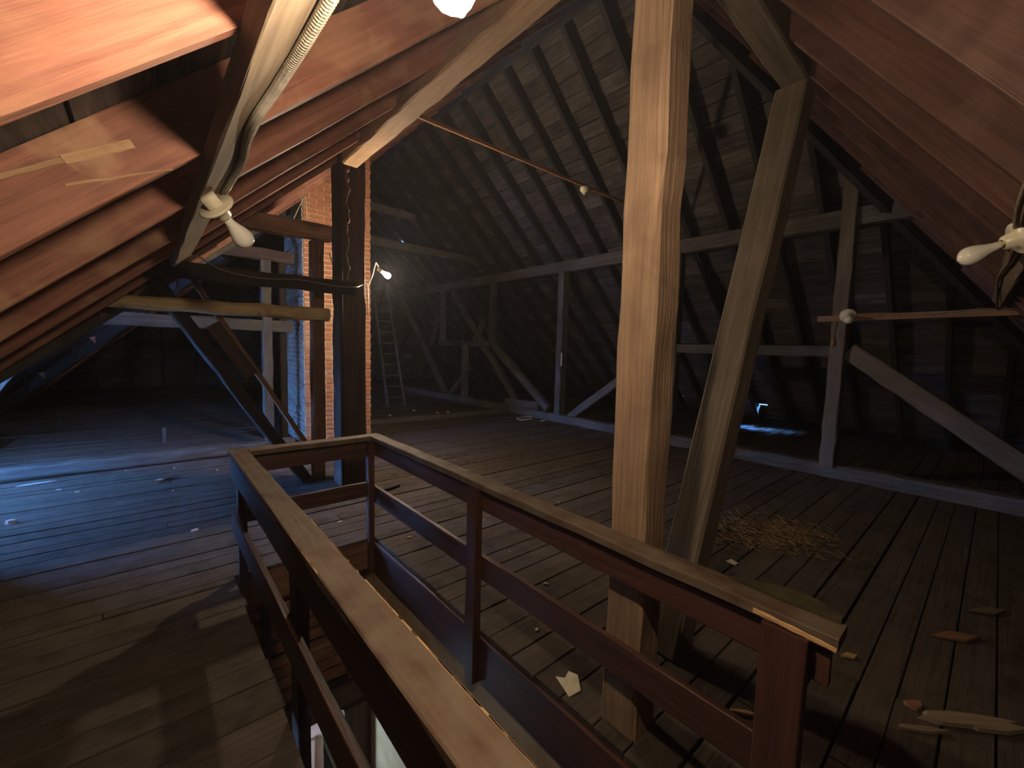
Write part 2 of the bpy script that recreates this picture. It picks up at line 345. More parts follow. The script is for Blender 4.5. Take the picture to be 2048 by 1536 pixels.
# roof boards, each its own piece
def boards(plane, t0, t1, width, span, material, along):
    n = int(round((t1-t0)/width))
    for i in range(n):
        a = t0+(t1-t0)*i/n; b_ = t0+(t1-t0)*(i+1)/n; g = .006+rnd.random()*.012
        b2 = b_-g
        for (u0a, u0b, u1a, u1b) in span(a, b2):
            if along == 'Y': pl = [(a, u0a), (b2, u0b), (b2, u1b), (a, u1a)]
            else: pl = [(u0a, a), (u0b, b2), (u1b, b2), (u1a, a)]
            if (u1a-u0a)+(u1b-u0b) < .1: continue
            j = rnd.uniform(0, .006)
            obj('roof_board', flat(plane, pl, RD+j, RD+.022+j), material, ceiling)
def spanL(a, b_):
    if a >= XV: return [(hip_nl(a), hip_nl(b_), hip_bl(a), hip_bl(b_))]
    v0 = lambda x: min(WC, x+WS+Z0/M); v1 = lambda x: max(WC, WN-Z0/M-x)
    return [(hip_nl(a), hip_nl(b_), v0(a), v0(b_)), (v1(a), v1(b_), hip_bl(a), hip_bl(b_))]
def spanF(a, b_):
    holes = sorted([(s[2], s[3]) for s in SLITS if s[0] < b_ and s[1] > a])
    cur = (hip_nf(a), hip_nf(b_)); out = []
    for h in holes: out.append((cur[0], cur[1], h[0], h[0])); cur = (h[1], h[1])
    out.append((cur[0], cur[1], hip_bf(a), hip_bf(b_))); return out
boards('L', XL, XR, .19, spanL, MT['sheath'], 'Y')
boards('F', XR, XE, .165, spanF, MT['sheath'], 'Y')
hx0 = lambda y: (zN(y)-Z0)/M; hx1 = lambda y: XE-zN(y)/M
boards('N', Y0, YR0, .16, lambda a, b_: [(hx0(a), hx0(b_), hx1(a), hx1(b_))], MT['sheath_x'], 'X')
kx0 = lambda y: (zB(y)-Z0)/M; kx1 = lambda y: XE-zB(y)/M
boards('B', YR1, YF, .22, lambda a, b_: [(kx0(a), kx0(b_), kx1(a), kx1(b_))], MT['sheath_x'], 'X')
vxs = lambda y: (M*(y-WS)-Z0)/M
boards('S', WS, WC, .2, lambda a, b_: [(XG, XG, vxs(a), vxs(b_))], MT['sheath_x'], 'X')
vxn = lambda y: (M*(WN-y)-Z0)/M
boards('T', WC, WN, .2, lambda a, b_: [(XG, XG, vxn(a), vxn(b_))], MT['sheath_x'], 'X')
# rafters
def rafter(plane, a, b_, th, material, depth=RD):
    p = slope_pt(plane, *a, depth/2); q = slope_pt(plane, *b_, depth/2)
    nrm = slope_pt(plane, *a, 1)-slope_pt(plane, *a, 0)
    L = (q-p).length
    if L < .15: return
    return beam('rafter', p, q, th, depth, material, ceiling, up=nrm, seg=max(2, int(L/.4)), jit=.0025, ch=.004, wob=.002)
yk = 1.04-.75*3
while yk < YF-.2:
    x1 = XR-.03
    if yk < YR0: x1 = (zN(yk)-Z0)/M-.05
    elif yk > YR1: x1 = (zB(yk)-Z0)/M-.05
    x0 = XL
    if WS < yk < WN: x0 = (zW(yk)-Z0)/M
    if x1 > x0: rafter('L', (x0, yk), (x1, yk), .042, MT['rafter'])
    yk += .75
yk = 1.70-.6*5
while yk < YF-.2:
    x1 = XR+.03
    if yk < YR0: x1 = XE-zN(yk)/M+.05
    elif yk > YR1: x1 = XE-zB(yk)/M+.05
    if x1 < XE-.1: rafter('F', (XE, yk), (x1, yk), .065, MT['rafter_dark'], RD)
    yk += .6
for k in range(-5, 15):
    x = 1.55+.605*k
    zt = min(zL(x), zF(x)); yt = (zt-ZC)/MR-.05
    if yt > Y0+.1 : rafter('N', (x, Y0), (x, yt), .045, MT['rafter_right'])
for k in range(0, 17):
    x = XL+.4+.75*k; zt = min(zL(x), zF(x)); yt = YF-zt/MR+.05
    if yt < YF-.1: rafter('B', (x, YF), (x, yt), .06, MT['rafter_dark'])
for x in (-2.4, -1.7, -1.0, -.3, .4, 1.1):
    ys = max(WS, x+WS+Z0/M); rafter('S', (x, ys), (x, WC-.03), .05, MT['greywood']); yn = min(WN, WN-Z0/M-x); rafter('T', (x, yn), (x, WC+.03), .05, MT['rafter_dark'])
def hip_rafter(p, q, w=.07, drop=.02, h=.26, m=None):
    d = Vector((0, 0, h/2-drop)); beam('hip_rafter', Vector(p)+d, Vector(q)+d, w, h, m or MT['rafter_dark'], ceiling, seg=8, jit=.003, ch=.006)
hip_rafter((XL, Y0, 0), (XR, YR0, ZR)); hip_rafter((XE, Y0, 0), (XR, YR0, ZR), w=.09, drop=.16); hip_rafter((XE, YF, 0), (XR, YR1, ZR)); hip_rafter((XL, YF, 0), (XR, YR1, ZR))
hip_rafter((XL, WS, 0), (XV, WC, zL(XV)), m=MT['greywood']); hip_rafter((XL, WN, 0), (XV, WC, zL(XV)))
beam('ridge_board', (XR, YR0, ZR+.02), (XR, YR1, ZR+.02), .05, .24, MT['rafter_dark'], ceiling)

# ------------------------------------------------------------------ wing gable wall with its window (daylight source)
WY0, WY1, WZ0, WZ1 = 5.40, 7.20, 0.25, 1.55
zt = lambda y: min(M*(y-WS), M*(WN-y))+.5
gw = [[(WS-.4, -.1), (WY0, -.1), (WY0, zt(WY0)), (WS-.4, -.05)], [(WY0, -.1), (WY1, -.1), (WY1, WZ0), (WY0, WZ0)], [(WY0, WZ1), (WY1, WZ1), (WY1, zt(WY1)), (WY0, zt(WY0))],
      [(WY1, -.1), (WN+.4, -.1), (WN+.4, -.05), (WC, zt(WC)), (WY1, zt(WY1))]]
vs, fs = [], []
for poly in gw:
    n = len(vs); k = len(poly); vs += [(XG-.12, y, z) for y, z in poly]+[(XG, y, z) for y, z in poly]
    fs += [tuple(range(n, n+k)), tuple(range(n+k, n+2*k))]+[(n+i, n+(i+1) % k, n+k+(i+1) % k, n+k+i) for i in range(k)]
tag(obj('wall_left', mesh(vs, fs), MT['sheath']), kind='structure')
kw = structure('wall_shade', (-1.6, 4.55, 0))  # unseen partition, added to keep the window's daylight off the near floor
for i in range(6):
    x0 = XL+.02+i*.2; x1 = min(x0+.194, -1.04); zt0 = max(.02, max(zL(x0), zW(4.55))); zt1 = max(.02, max(zL(x1), zW(4.55)))
    obj('shade_board', prism([(x0, 4.54, 0), (x1, 4.54, 0), (x1, 4.565, 0), (x0, 4.565, 0)], [(x0, 4.54, zt0), (x1, 4.54, zt1), (x1, 4.565, zt1), (x0, 4.565, zt0)]), MT['greywood'], kw)
win = structure('window_1', (XG, (WY0+WY1)/2, WZ0))
for (a, b_, w) in [((WY0, WZ0), (WY1, WZ0), .06), ((WY0, WZ1), (WY1, WZ1), .06), ((WY0, WZ0), (WY0, WZ1), .06), ((WY1, WZ0), (WY1, WZ1), .06), (((WY0+WY1)/2, WZ0), ((WY0+WY1)/2, WZ1), .035)]:
    beam('window_frame', (XG-.05, *a), (XG-.05, *b_), w, .06, MT['greywood'], win)
for k in range(2):
    h = (WY1-WY0)/2; obj('pane', multi_box([((XG-.062, WY0+h*k+.03, WZ0+.03), (XG-.058, WY0+h*(k+1)-.03, WZ1-.03))]), MT['glass'], win)
pl = bpy.data.lights.new('sky_portal', 'AREA'); pl.shape = 'RECTANGLE'; pl.size = WZ1-WZ0; pl.size_y = WY1-WY0; pl.cycles.is_portal = True
po = bpy.data.objects.new('sky_portal', pl); COL.objects.link(po); po.location = (XG-.13, (WY0+WY1)/2, (WZ0+WZ1)/2); po.rotation_euler = (0, -math.pi/2, 0)

# ------------------------------------------------------------------ floor
WX0, WX1, SY0, SY1 = 0.39, 1.375, 0.15, 3.30      # stairwell opening
floor = structure('floor')
obj('subfloor', multi_box([((XL-.9, Y0-.8, -.25), (WX0-.1, YF+.8, -.045)), ((WX1+.05, Y0-.8, -.25), (XE+.9, YF+.8, -.045)), ((WX0-.1, SY1+.16, -.25), (WX1+.05, YF+.8, -.045)), ((WX0-.1, Y0-.8, -.25), (WX1+.05, SY0-.03, -.045))]), MT['under'], floor)
def fboard(x0, x1, y0, y1, j):
    z = rnd.uniform(-.004, .003); sk = rnd.uniform(-.003, .003); c = .003
    b_ = [(x0, y0, -.045), (x1, y0, -.045), (x1, y1, -.045), (x0, y1, -.045)]
    vs = [(x0, y0, -.045), (x1, y0+sk, -.045), (x1, y1+sk, -.045), (x0, y1, -.045), (x0, y0, z-c), (x1, y0+sk, z-c), (x1, y1+sk, z-c), (x0, y1, z-c),
          (x0+c, y0+c, z), (x1-c, y0+sk+c, z), (x1-c, y1+sk-c, z+rnd.uniform(-.002, .002)), (x0+c, y1-c, z)]
    fs = [(0, 1, 2, 3), (8, 9, 10, 11)]+[(i, (i+1) % 4, 4+(i+1) % 4, 4+i) for i in range(4)]+[(4+i, 4+(i+1) % 4, 8+(i+1) % 4, 8+i) for i in range(4)]
    cx = (x0+x1)/2; cy = (y0+y1)/2
    me = mesh([(a-cx, b2-cy, c2) for a, b2, c2 in vs], fs)
    obj('floor_board', me, MT['floor'], floor, Matrix.Translation((cx, cy, 0)))
y = Y0; row = 0
while y < YF:
    wd = rnd.choice((.135, .155, .17, .19, .21)) if y < 8.2 else .34
    if y < SY1 < y+wd+.04: wd = SY1-y
    y1 = min(y+wd, YF); g = rnd.choice((.006, .008, .010, .015))
    cuts = [XL if (y < WS or y > WN) else XG]
    if y1 > SY0 and y < SY1-.01:
        segs = [(cuts[0], WX0+.014+rnd.uniform(-.012, .008)), (WX1+rnd.uniform(-.004, .01), XE)]
    else: segs = [(cuts[0], XE)]
    for (a, b_) in segs:
        cs = [a]
        if b_-a > 5:
            if y < 8.2:
                cs += sorted([(2.62 if (row % 2) else 2.02) if -.6 < y < .62 and a > 0 else a+rnd.uniform(2.6, 4.2), rnd.uniform(6.0, 8.5)])
            else: cs += [a+rnd.uniform(5, 8)]
        elif a < 0 and b_-a > 2 and rnd.random() < .5: cs += [rnd.choice((-.38, -.25, -.9, -1.2))]
        cs += [b_]
        for c0, c1 in zip(cs[:-1], cs[1:]): fboard(c0+.002, c1-.002, y, y1-g, row)
    y = y1; row += 1

# ------------------------------------------------------------------ stairwell shaft, stairs and lower hall
tag(obj('wall_right', multi_box([((1.372, SY0-.15, -3.0), (1.44, 6.0, -.30)), ]), MT['plaster']), kind='structure')
bb = tag(beam('baseboard_right', (1.385, SY0-.05, -.165), (1.385, SY1+.02, -.165), .045, .27, MT['rail'], seg=10, jit=.001), kind='structure')
tag(obj('wall_front', multi_box([((WX0-.09, SY0-.2, -3.0), (1.44, SY0-.14, -.26))]), MT['plaster']), kind='structure')
tag(obj('wall_side', multi_box([((WX0-.09, SY0-.15, -3.0), (WX0-.02, 3.50, -.26))]), MT['plaster']), kind='structure')
wb = structure('wall_back', (0.88, SY1, -1.3))
beam('header_board', (WX0-.02, SY1+.02, -.145), (1.37, SY1+.02, -.145), .04, .23, MT['brown'], wb, seg=8, jit=.002)
for i in range(9):
    z = -.33-i*.105
    beam('lath_board', (WX0-.05, SY1+.17-.004*(i % 3), z), (1.37, SY1+.16, z+rnd.uniform(-.01, .01)), .03, .088, MT['brown'], wb, seg=10, jit=.005, wob=.004)
obj('backing', multi_box([((WX0-.09, SY1+.19, -1.30), (1.372, SY1+.22, -.26))]), MT['under'], wb)
for k in range(2): beam('batten', (.60+.62*k, SY1+.135, -.26), (.60+.62*k, SY1+.135, -1.26), .05, .04, MT['dark'], wb)
tr = structure('trim_1', (.9, SY1+.13, -3.0))
beam('door_head', (WX0-.05, SY1+.12, -1.36), (1.37, SY1+.12, -1.36), .09, .22, MT['dark'], tr, seg=6, jit=.002)
beam('door_post', (1.24, SY1+.10, -3.0), (1.24, SY1+.10, -1.47), .11, .20, MT['dark'], tr, up=(1, 0, 0), seg=6, jit=.002)
beam('door_post', (1.345, SY1+.07, -3.0), (1.345, SY1+.07, -1.47), .03, .05, MT['rail'], tr, up=(1, 0, 0))
tag(obj('floor_hall', multi_box([((-1.6, -.1, -3.06), (1.44, 6.0, -3.0))]), MT['floor']), kind='structure')
tag(obj('wall_hall', multi_box([((-1.6, 5.9, -3.0), (1.44, 6.0, -.26)), ((-1.66, 3.44, -3.0), (-1.6, 6.0, -.26)), ((-1.6, 3.44, -3.0), (WX0-.02, 3.52, -.26))]), MT['hallwall']), kind='structure')
dr = structure('door_1', (.9, 4.0, -3.0))
obj('door_leaf', multi_box([((.30, 4.00, -3.0), (1.16, 4.04, -.95))]), MT['door'], dr)
for (x0, x1, z0, z1) in [(.38, .68, -2.0, -1.1), (.78, 1.08, -2.0, -1.1), (.38, .68, -2.9, -2.15), (.78, 1.08, -2.9, -2.15)]:
    dp = obj('door_panel', multi_box([((x0, 3.985, z0), (x1, 4.0, z1))]), MT['door'], dr)
    for (p, q) in [((x0, z0), (x1, z0)), ((x0, z1), (x1, z1)), ((x0, z0), (x0, z1)), ((x1, z0), (x1, z1))]:
        beam('panel_moulding', (p[0], 3.982, p[1]), (q[0], 3.982, q[1]), .02, .02, MT['brown'], dp)
lamp = thing('hall_daylight', 'added round glowing globe standing in for daylight below the stairs', 'lamp', (.25, 3.75, -1.82))
obj('globe', lathe_mesh([(.002, -.1), (.06, -.085), (.095, -.04), (.1, 0), (.095, .04), (.06, .085), (.002, .1)], 16), MT['lit_hall'], lamp, Matrix.Translation((.25, 3.75, -1.72)))  # hidden glowing globe added where daylight would come from the floor below
obj('cord', tube_mesh([(.25, 3.75, -.26), (.25, 3.75, -1.64)], .008), MT['wire'], lamp)
st = thing('staircase', 'steep dark wooden stairs descending between the railings', 'stairs', (.88, .2, -3.0))
nst = 13
for i in range(nst):
    yy = SY0+.02+i*.232; zz = -.225*(i+1)
    obj('tread', multi_box([((WX0-.01, yy-.01, zz-.03), (1.365, yy+.25, zz))]), MT['dark'], st)
    obj('riser', multi_box([((WX0-.01, yy-.002, zz), (1.365, yy+.015, zz+.195))]), MT['rail'], st)

# ------------------------------------------------------------------ stairwell railings
RT = .864
rl = thing('stair_railing', 'dark red board railing with dusty cap around the stairwell', 'railing', (.9, 3.25, 0))
def rb(name, p0, p1, w, h, m, seg=10, jit=.0015, **k): return beam(name, p0, p1, w, h, MT[m], rl, seg=seg, jit=jit, ch=.004, **k)
# left run
rb('rail_cap', (.440, -.55, RT-.018), (.440, 3.36, RT-.018), .108, .036, 'cap', seg=18)
rb('upper_rail', (.405, -.55, .765), (.405, 3.30, .765), .028, .155, 'rail')
rb('lower_rail', (.405, -.55, .385), (.405, 3.30, .385), .030, .145, 'rail')
# far run
rb('rail_cap', (.50, 3.305, RT-.018), (1.335, 3.305, RT-.018), .108, .036, 'cap')
rb('upper_rail', (.43, 3.33, .755), (1.36, 3.33, .755), .026, .125, 'rail')
rb('lower_rail', (.43, 3.33, .41), (1.36, 3.33, .41), .026, .12, 'rail')
# right run
rb('rail_cap', (1.385, .215, RT-.018), (1.385, 3.36, RT-.018), .098, .036, 'cap', seg=18, wob=.002)
rb('upper_rail', (1.385, .235, .752), (1.385, 3.31, .752), .026, .11, 'rail', seg=14)
rb('lower_rail', (1.385, .29, .372), (1.385, 3.31, .372), .028, .14, 'rail', seg=14)
for (x, yy, z0, w, d) in [(.445, 3.26, -.28, .05, .06), (.445, 1.84, -.28, .05, .11), (.445, .25, -.28, .05, .10), (1.345, 3.29, -.27, .05, .06), (1.345, 1.84, -.30, .05, .085), (1.345, .335, -.30, .05, .115)]:
    beam('railing_post', (x, yy, z0), (x, yy, RT-.037), w, d, MT['rail'], rl, up=(0, 1, 0), seg=6, jit=.0015)

# ------------------------------------------------------------------ main timbers near the stairs
timber('post', (1.530, .940, -.02), (1.530, .940, 3.41), .165, .165, MT['post'], 'big tan square post standing beside the stair railing', 'post', up=(0, 1, 0), jit=.004, wob=.004)
timber('purlin', (1.615, -.2, 3.475), (1.635, 4.50, 3.48), .165, .13, MT['purlin'], 'pale brown beam resting on the dark post and tan post', 'beam')
timber('tie_beam', (1.70, .965, 3.41), (3.17, .985, 3.39), .155, .19, MT['strut'], 'short cut overhead beam held up by the leaning strut', 'beam', jit=.002, wob=.002)
timber('strut', (2.07, 1.055, -.01), (3.20, 1.00, 3.27), .185, .16, MT['strut'], 'grey brown strut leaning between floor and overhead beam', 'strut', up=(0, 0, 1), jit=.002, wob=.003, seg=9)
timber('dark_post', (1.735, 4.83, 0), (1.735, 4.83, 3.62), .27, .29, MT['dark'], 'wide dark brown post in front of the brick chimney', 'post', up=(0, 1, 0))
timber('chimney_post', (1.485, 5.16, 0), (1.485, 5.16, 2.74), .13, .14, MT['brown'], 'slim reddish post beside the wide dark post', 'post', up=(0, 1, 0))
timber('head_beam', (.45, 5.10, 2.83), (1.62, 5.10, 2.83), .15, .17, MT['pegged'], 'pegged brown beam on top of the slim post', 'beam')
timber('black_beam', (-.25, 4.56, 2.18), (1.70, 4.56, 2.185), .07, .135, MT['black'], 'black plank spanning from the roof to the dark post', 'beam')
lg = obj('log', tube_mesh([Vector((-.42+1.98*i/24, 4.99, 1.915+.005*math.sin(i*.9))) for i in range(25)], lambda t: .060+.014*t+.0025*math.sin(t*31), 14), MT['log'])
tag(lg, 'peeled yellow log tie lying against the slim post', 'log')
timber('brace', (.03, 5.22, 2.20), (1.34, 5.22, .02), .12, .20, MT['black'], 'dark diagonal brace running down to the slim post foot', 'brace', up=(0, 1, 0))
beam('brace_board', (.34, 5.32, 2.25), (1.38, 5.32, .42), .05, .10, MT['brown'], up=(0, 1, 0), seg=8, jit=.002, label='thin orange edged board behind the dark diagonal brace', cat='board')
beam('short_board', (.50, 5.135, 1.76), (.82, 5.135, 1.24), .13, .03, MT['dark'], up=(0, 1, 0), seg=4, jit=.003, label='short brown board nailed to the dark diagonal brace', cat='board')

# frame at the chimney line
timber('sill_beam', (XG+.1, 7.25, .05), (1.70, 7.18, .05), .20, .10, MT['greywood'], 'low grey floor beam across the daylit left wing', 'beam')
pp = obj('floor_pipe', tube_mesh([Vector((XG+.1+4.1*i/20, 6.98-.005*i+.006*math.sin(i), .045)) for i in range(21)], .045, 12), MT['greywood'])
tag(pp, 'long round grey pipe lying along the low floor beam', 'pipe')
timber('rail_beam', (-.9, 7.25, 1.84), (1.72, 7.25, 1.84), .10, .17, MT['greywood'], 'grey horizontal beam behind the yellow log', 'beam')
timber('upper_beam', (.15, 7.25, 2.89), (1.75, 7.25, 2.88), .10, .17, MT['dark'], 'dark upper beam ending at the chimney side', 'beam')
timber('frame_post', (1.37, 7.25, .1), (1.37, 7.25, 2.80), .13, .13, MT['greywood'], 'grey post left of the whitewashed chimney side', 'post', up=(0, 1, 0))
timber('thin_post', (1.60, 7.32, .1), (1.60, 7.32, 2.80), .10, .09, MT['black'], 'black post tight against the whitewashed chimney side', 'post', up=(0, 1, 0))
timber('wing_brace', (-1.62, 7.2, .35), (-.72, 7.2, 1.92), .06, .10, MT['greywood'], 'thin grey slanting brace in the left wing', 'brace', up=(0, 1, 0))
timber('floor_peg', (.16, 8.36, 0), (.155, 8.36, .24), .05, .05, MT['greywood'], 'short upright wooden peg on the left wing floor', 'peg', up=(0, 1, 0))
timber('floor_curb', (2.95, 8.08, .055), (6.75, 7.90, .055), .15, .11, MT['greywood'], 'low curb beam on the floor beyond the chimney', 'beam')
timber('collar_tie', (1.9, 9.0, 3.84), (6.45, 9.0, 3.80), .12, .16, MT['greywood'], 'grey tie beam high behind the lit chimney bulb', 'beam')
timber('collar_stub', (2.9, 9.0, 4.57), (4.72, 9.0, 4.50), .10, .16, MT['greywood'], 'short grey tie above the long tie behind the chimney', 'beam')
timber('ceiling_strip', (1.75, 3.60, 3.66), (6.45, 3.60, 3.66), .025, .035, MT['orange'], 'thin reddish batten stretched across under the ridge', 'batten', jit=.001, wob=.001, ch=.004)

# long purlin frame beyond
pf = thing('timber_frame', 'long grey timber frame of posts and braces on a floor sill', 'frame', (6.85, 5, 0))
G = MT['strut']
def fb(name, y0, z0, y1, z1, h, w=.13, x=6.85, m=None): return timber(name, (x, y0, z0), (x, y1, z1), w, h, m or MT['greywood'], parent=pf, jit=.004, wob=.004)
fb('sill', -1.2, .09, 14.0, .09, .18, .20)
fb('plate', -.6, 3.36, 13.2, 3.36, .22, .17)
for yy, zt_, w in [(6.28, 3.3, .2), (3.68, 3.3, .17), (1.385, 3.80, .20)]: fb('frame_post', yy, .15, yy, zt_, .16, w, x=6.80 if yy < 2 else 6.85, m=G if yy < 2 else None)
fb('frame_post', 8.76, 1.72, 8.72, 3.30, .15, .15); fb('frame_post', 11.2, 1.72, 11.2, 3.30, .15, .15); fb('frame_post', 9.97, .15, 9.97, 1.66, .17, .15)
fb('mid_rail', 11.35, 1.70, 8.62, 1.70, .15); fb('mid_rail', 3.62, 1.665, 1.45, 1.665, .145)
fb('brace', 8.62, 1.62, 6.62, .25, .17); fb('brace', 10.8, 3.2, 7.85, .30, .14, x=6.95); fb('brace', 9.75, 1.0, 10.7, .2, .10); fb('brace', 9.1, 2.35, 9.5, 1.8, .09)
fb('brace', 13.9, 3.2, 11.0, .2, .14); fb('brace', 4.7, 1.06, 5.95, .16, .16); fb('brace', 1.28, 1.68, -.75, .12, .22, m=G)
fb('brace', 11.4, 2.6, 11.9, 1.6, .1); fb('floor_block', 6.9, .28, 8.1, .26, .18)

# ------------------------------------------------------------------ chimney, brick by brick
ch = thing('chimney', 'orange brick chimney with one whitewashed side face', 'chimney', (2.35, 7.6, 0))
CX0, CX1, CY0, CY1 = 1.83, 2.88, 7.0, 8.1
BH, BL, JT = .074, .208, .016
def ctop(x): return zL(x)+.30
core = prism([(CX0+.01, CY0+.01, 0), (CX1-.01, CY0+.01, 0), (CX1-.01, CY1-.01, 0), (CX0+.01, CY1-.01, 0)], [(CX0+.01, CY0+.01, ctop(CX0)), (CX1-.01, CY0+.01, ctop(CX1)), (CX1-.01, CY1-.01, ctop(CX1)), (CX0+.01, CY1-.01, ctop(CX0))])
obj('mortar', core, MT['mortar'], ch)
def brick_me(l, d, h):
    j = lambda: rnd.uniform(-.0025, .0025); c = .004
    vs = [(-l/2, -d/2, -h/2), (l/2, -d/2, -h/2), (l/2, d/2, -h/2), (-l/2, d/2, -h/2), (-l/2, -d/2, h/2), (l/2, -d/2, h/2), (l/2, d/2, h/2), (-l/2, d/2, h/2)]
    me = mesh([(a+j(), b_+j(), c_+j()) for a, b_, c_ in vs], [(0, 3, 2, 1), (4, 5, 6, 7), (0, 1, 5, 4), (1, 2, 6, 5), (2, 3, 7, 6), (3, 0, 4, 7)])
    return me
front = [brick_me(BL-JT, .05, BH-JT) for _ in range(6)]; half = [brick_me(BL/2-JT, .05, BH-JT) for _ in range(4)]
side = [brick_me(.05, BL-JT, BH-JT) for _ in range(6)]; sideh = [brick_me(.05, BL/2-JT, BH-JT) for _ in range(4)]
for me in front+half: me.materials.append(MT['brick'])
for me in side+sideh: me.materials.append(MT['brick_white'])
rest = []; count = 0; z = BH/2; rowi = 0
while z < 4.9:
    x = CX0; o = (rowi % 2)
    first = True
    while x < CX1-.03:
        l = BL/2 if (first and o) else min(BL, CX1-x); first = False
        xc = x+l/2
        if z < zL(xc)+.10:
            pos = (xc, CY0+.014+rnd.uniform(-.003, .003), z)
            if xc < 2.47 and count < 170 and l > .08 and (z > .15):
                obj('brick', rnd.choice(front if l > .15 else half), MT['brick'], ch, Matrix.Translation(pos)); count += 1
            else: rest.append((pos, (l-JT, .05, BH-JT), 0))
        x += l
    yy = CY0+(BL/2 if not o else 0)*0; first = True
    while yy < CY1-.03:
        l = BL/2 if (first and not o) else min(BL, CY1-yy); first = False
        yc = yy+l/2
        if z < zL(CX0)+.05:
            pos = (CX0+.014+rnd.uniform(-.003, .003), yc, z)
            if yc < CY1 and count < 298 and z > .15 and rowi % 1 == 0 and l > .15 and rnd.random() < .55:
                obj('brick', rnd.choice(side), MT['brick_white'], ch, Matrix.Translation(pos)); count += 1
            else: rest.append((pos, (.05, l-JT, BH-JT), 1))
        yy += l
    z += BH; rowi += 1
for kind, m in ((0, 'brick'), (1, 'brick_white')):
    o = obj('brickwork', multi_box([((p[0]-s[0]/2, p[1]-s[1]/2, p[2]-s[2]/2), (p[0]+s[0]/2, p[1]+s[1]/2, p[2]+s[2]/2)) for p, s, k in rest if k == kind]), MT[m], ch); o['kind'] = 'stuff'

# ------------------------------------------------------------------ lamps, conduit and wires
def offL(x, y, o): return slope_pt('L', x, y, o)
cbm = Vector((1, 0, M)).normalized()
cb = beam('conduit_board', offL(.215, -.45, -.021), offL(.215, 4.62, -.021), .150, .042, MT['conduit_board'], up=(-M, 0, 1), seg=30, jit=.0025, ch=.004,
          label='long dusty board under the left rafters carrying the cable', cat='board')
cbl = [offL(.262, -.4+.01, -.055), offL(.257, .6, -.055), offL(.25, 1.0, -.055), offL(.235, 1.25, -.055), offL(.215, 1.42, -.058), offL(.225, 1.62, -.056), offL(.25, 1.9, -.055), offL(.245, 2.35, -.055)]
tag(obj('armoured_cable', tube_mesh(spline(cbl, 60), .0125, 10, ridged=.10), MT['conduit']), 'ribbed grey armoured cable running along the dusty board', 'cable')
def bulb_profile(s=1.0): return [(r*s, x*s) for r, x in [(.0135, 0), (.0145, .012), (.0165, .024), (.0215, .040), (.028, .056), (.0325, .072), (.034, .084), (.0325, .096), (.026, .107), (.015, .115), (.007, .118), (.002, .121)]]
def bulb_lamp(label, base, direction, lit=None, s=1.0, box=True):
    d = Vector(direction).normalized(); t = thing('light_socket', label, 'lamp', base)
    mw, _ = frame_matrix(base, Vector(base)+d)
    if box: obj('junction_box', lathe_mesh([(.002, 0), (.034*s, 0), (.036*s, .004), (.036*s, .038*s), (.034*s, .042*s), (.002, .042*s)], 4), MT['porcelain'], t, mw)
    z0 = .042*s if box else 0
    obj('porcelain_ring', lathe_mesh([(.002, z0), (.060*s, z0), (.064*s, z0+.003), (.064*s, z0+.010*s), (.060*s, z0+.013*s), (.033*s, z0+.016*s), (.028*s, z0+.048*s), (.024*s, z0+.052*s), (.002, z0+.052*s)], 20), MT['porcelain'], t, mw)
    bl = obj('bulb', lathe_mesh([(r, x+z0+.056*s) for r, x in bulb_profile(s*1.12)], 18), lit or MT['frost'], t, mw)
    obj('collar', lathe_mesh([(.002, z0+.05*s), (.0165*s, z0+.05*s), (.0165*s, z0+.058*s), (.002, z0+.058*s)], 14), MT['brass'], bl, mw)
    return t
bulb_lamp('unlit frosted bulb in a cream socket on the dusty board', offL(.178, 2.20, -.045), (.58, .45, -.52), s=1.15)
# lit bulb over the stairhead, on the same dusty board
_b0 = offL(.215, BULB_NEAR[1]-.03, -.045); _d = (Vector(BULB_NEAR)-_b0)
bulb_lamp('lit bare bulb on the dusty board above the stairhead', _b0+_d*(1-.145/_d.length), _d, lit=MT['lit_near'], s=.9)
# lit bulb beside the dark post
fbp = Vector(BULB_FAR)
t = thing('bare_bulb', 'glowing bare bulb hanging off the dark post', 'lamp', tuple(fbp+Vector((-.1, 0, .02))))
mw, _ = frame_matrix(fbp+Vector((-.075, -.02, .03)), fbp+Vector((0, 0, 0)))
obj('socket', lathe_mesh([(.002, -.03), (.02, -.03), (.022, .01), (.018, .035), (.002, .035)], 12), MT['porcelain'], t, mw)
obj('bulb', lathe_mesh([(r, x+.03) for r, x in bulb_profile(1.0)], 16), MT['lit_far'], t, mw)
obj('cord', tube_mesh(spline([(1.885, 4.67, 2.26), (1.93, 4.66, 2.36), (1.975, 4.68, 2.50), (2.00, 4.70, 2.51), (2.045, 4.72, 2.45)], 10), .007, 6), MT['paper'], t)
obj('cord_end', tube_mesh(spline([(1.883, 4.67, 2.26), (1.885, 4.66, 2.10), (1.88, 4.67, 1.93)], 8), .006, 6), MT['paper'], t)
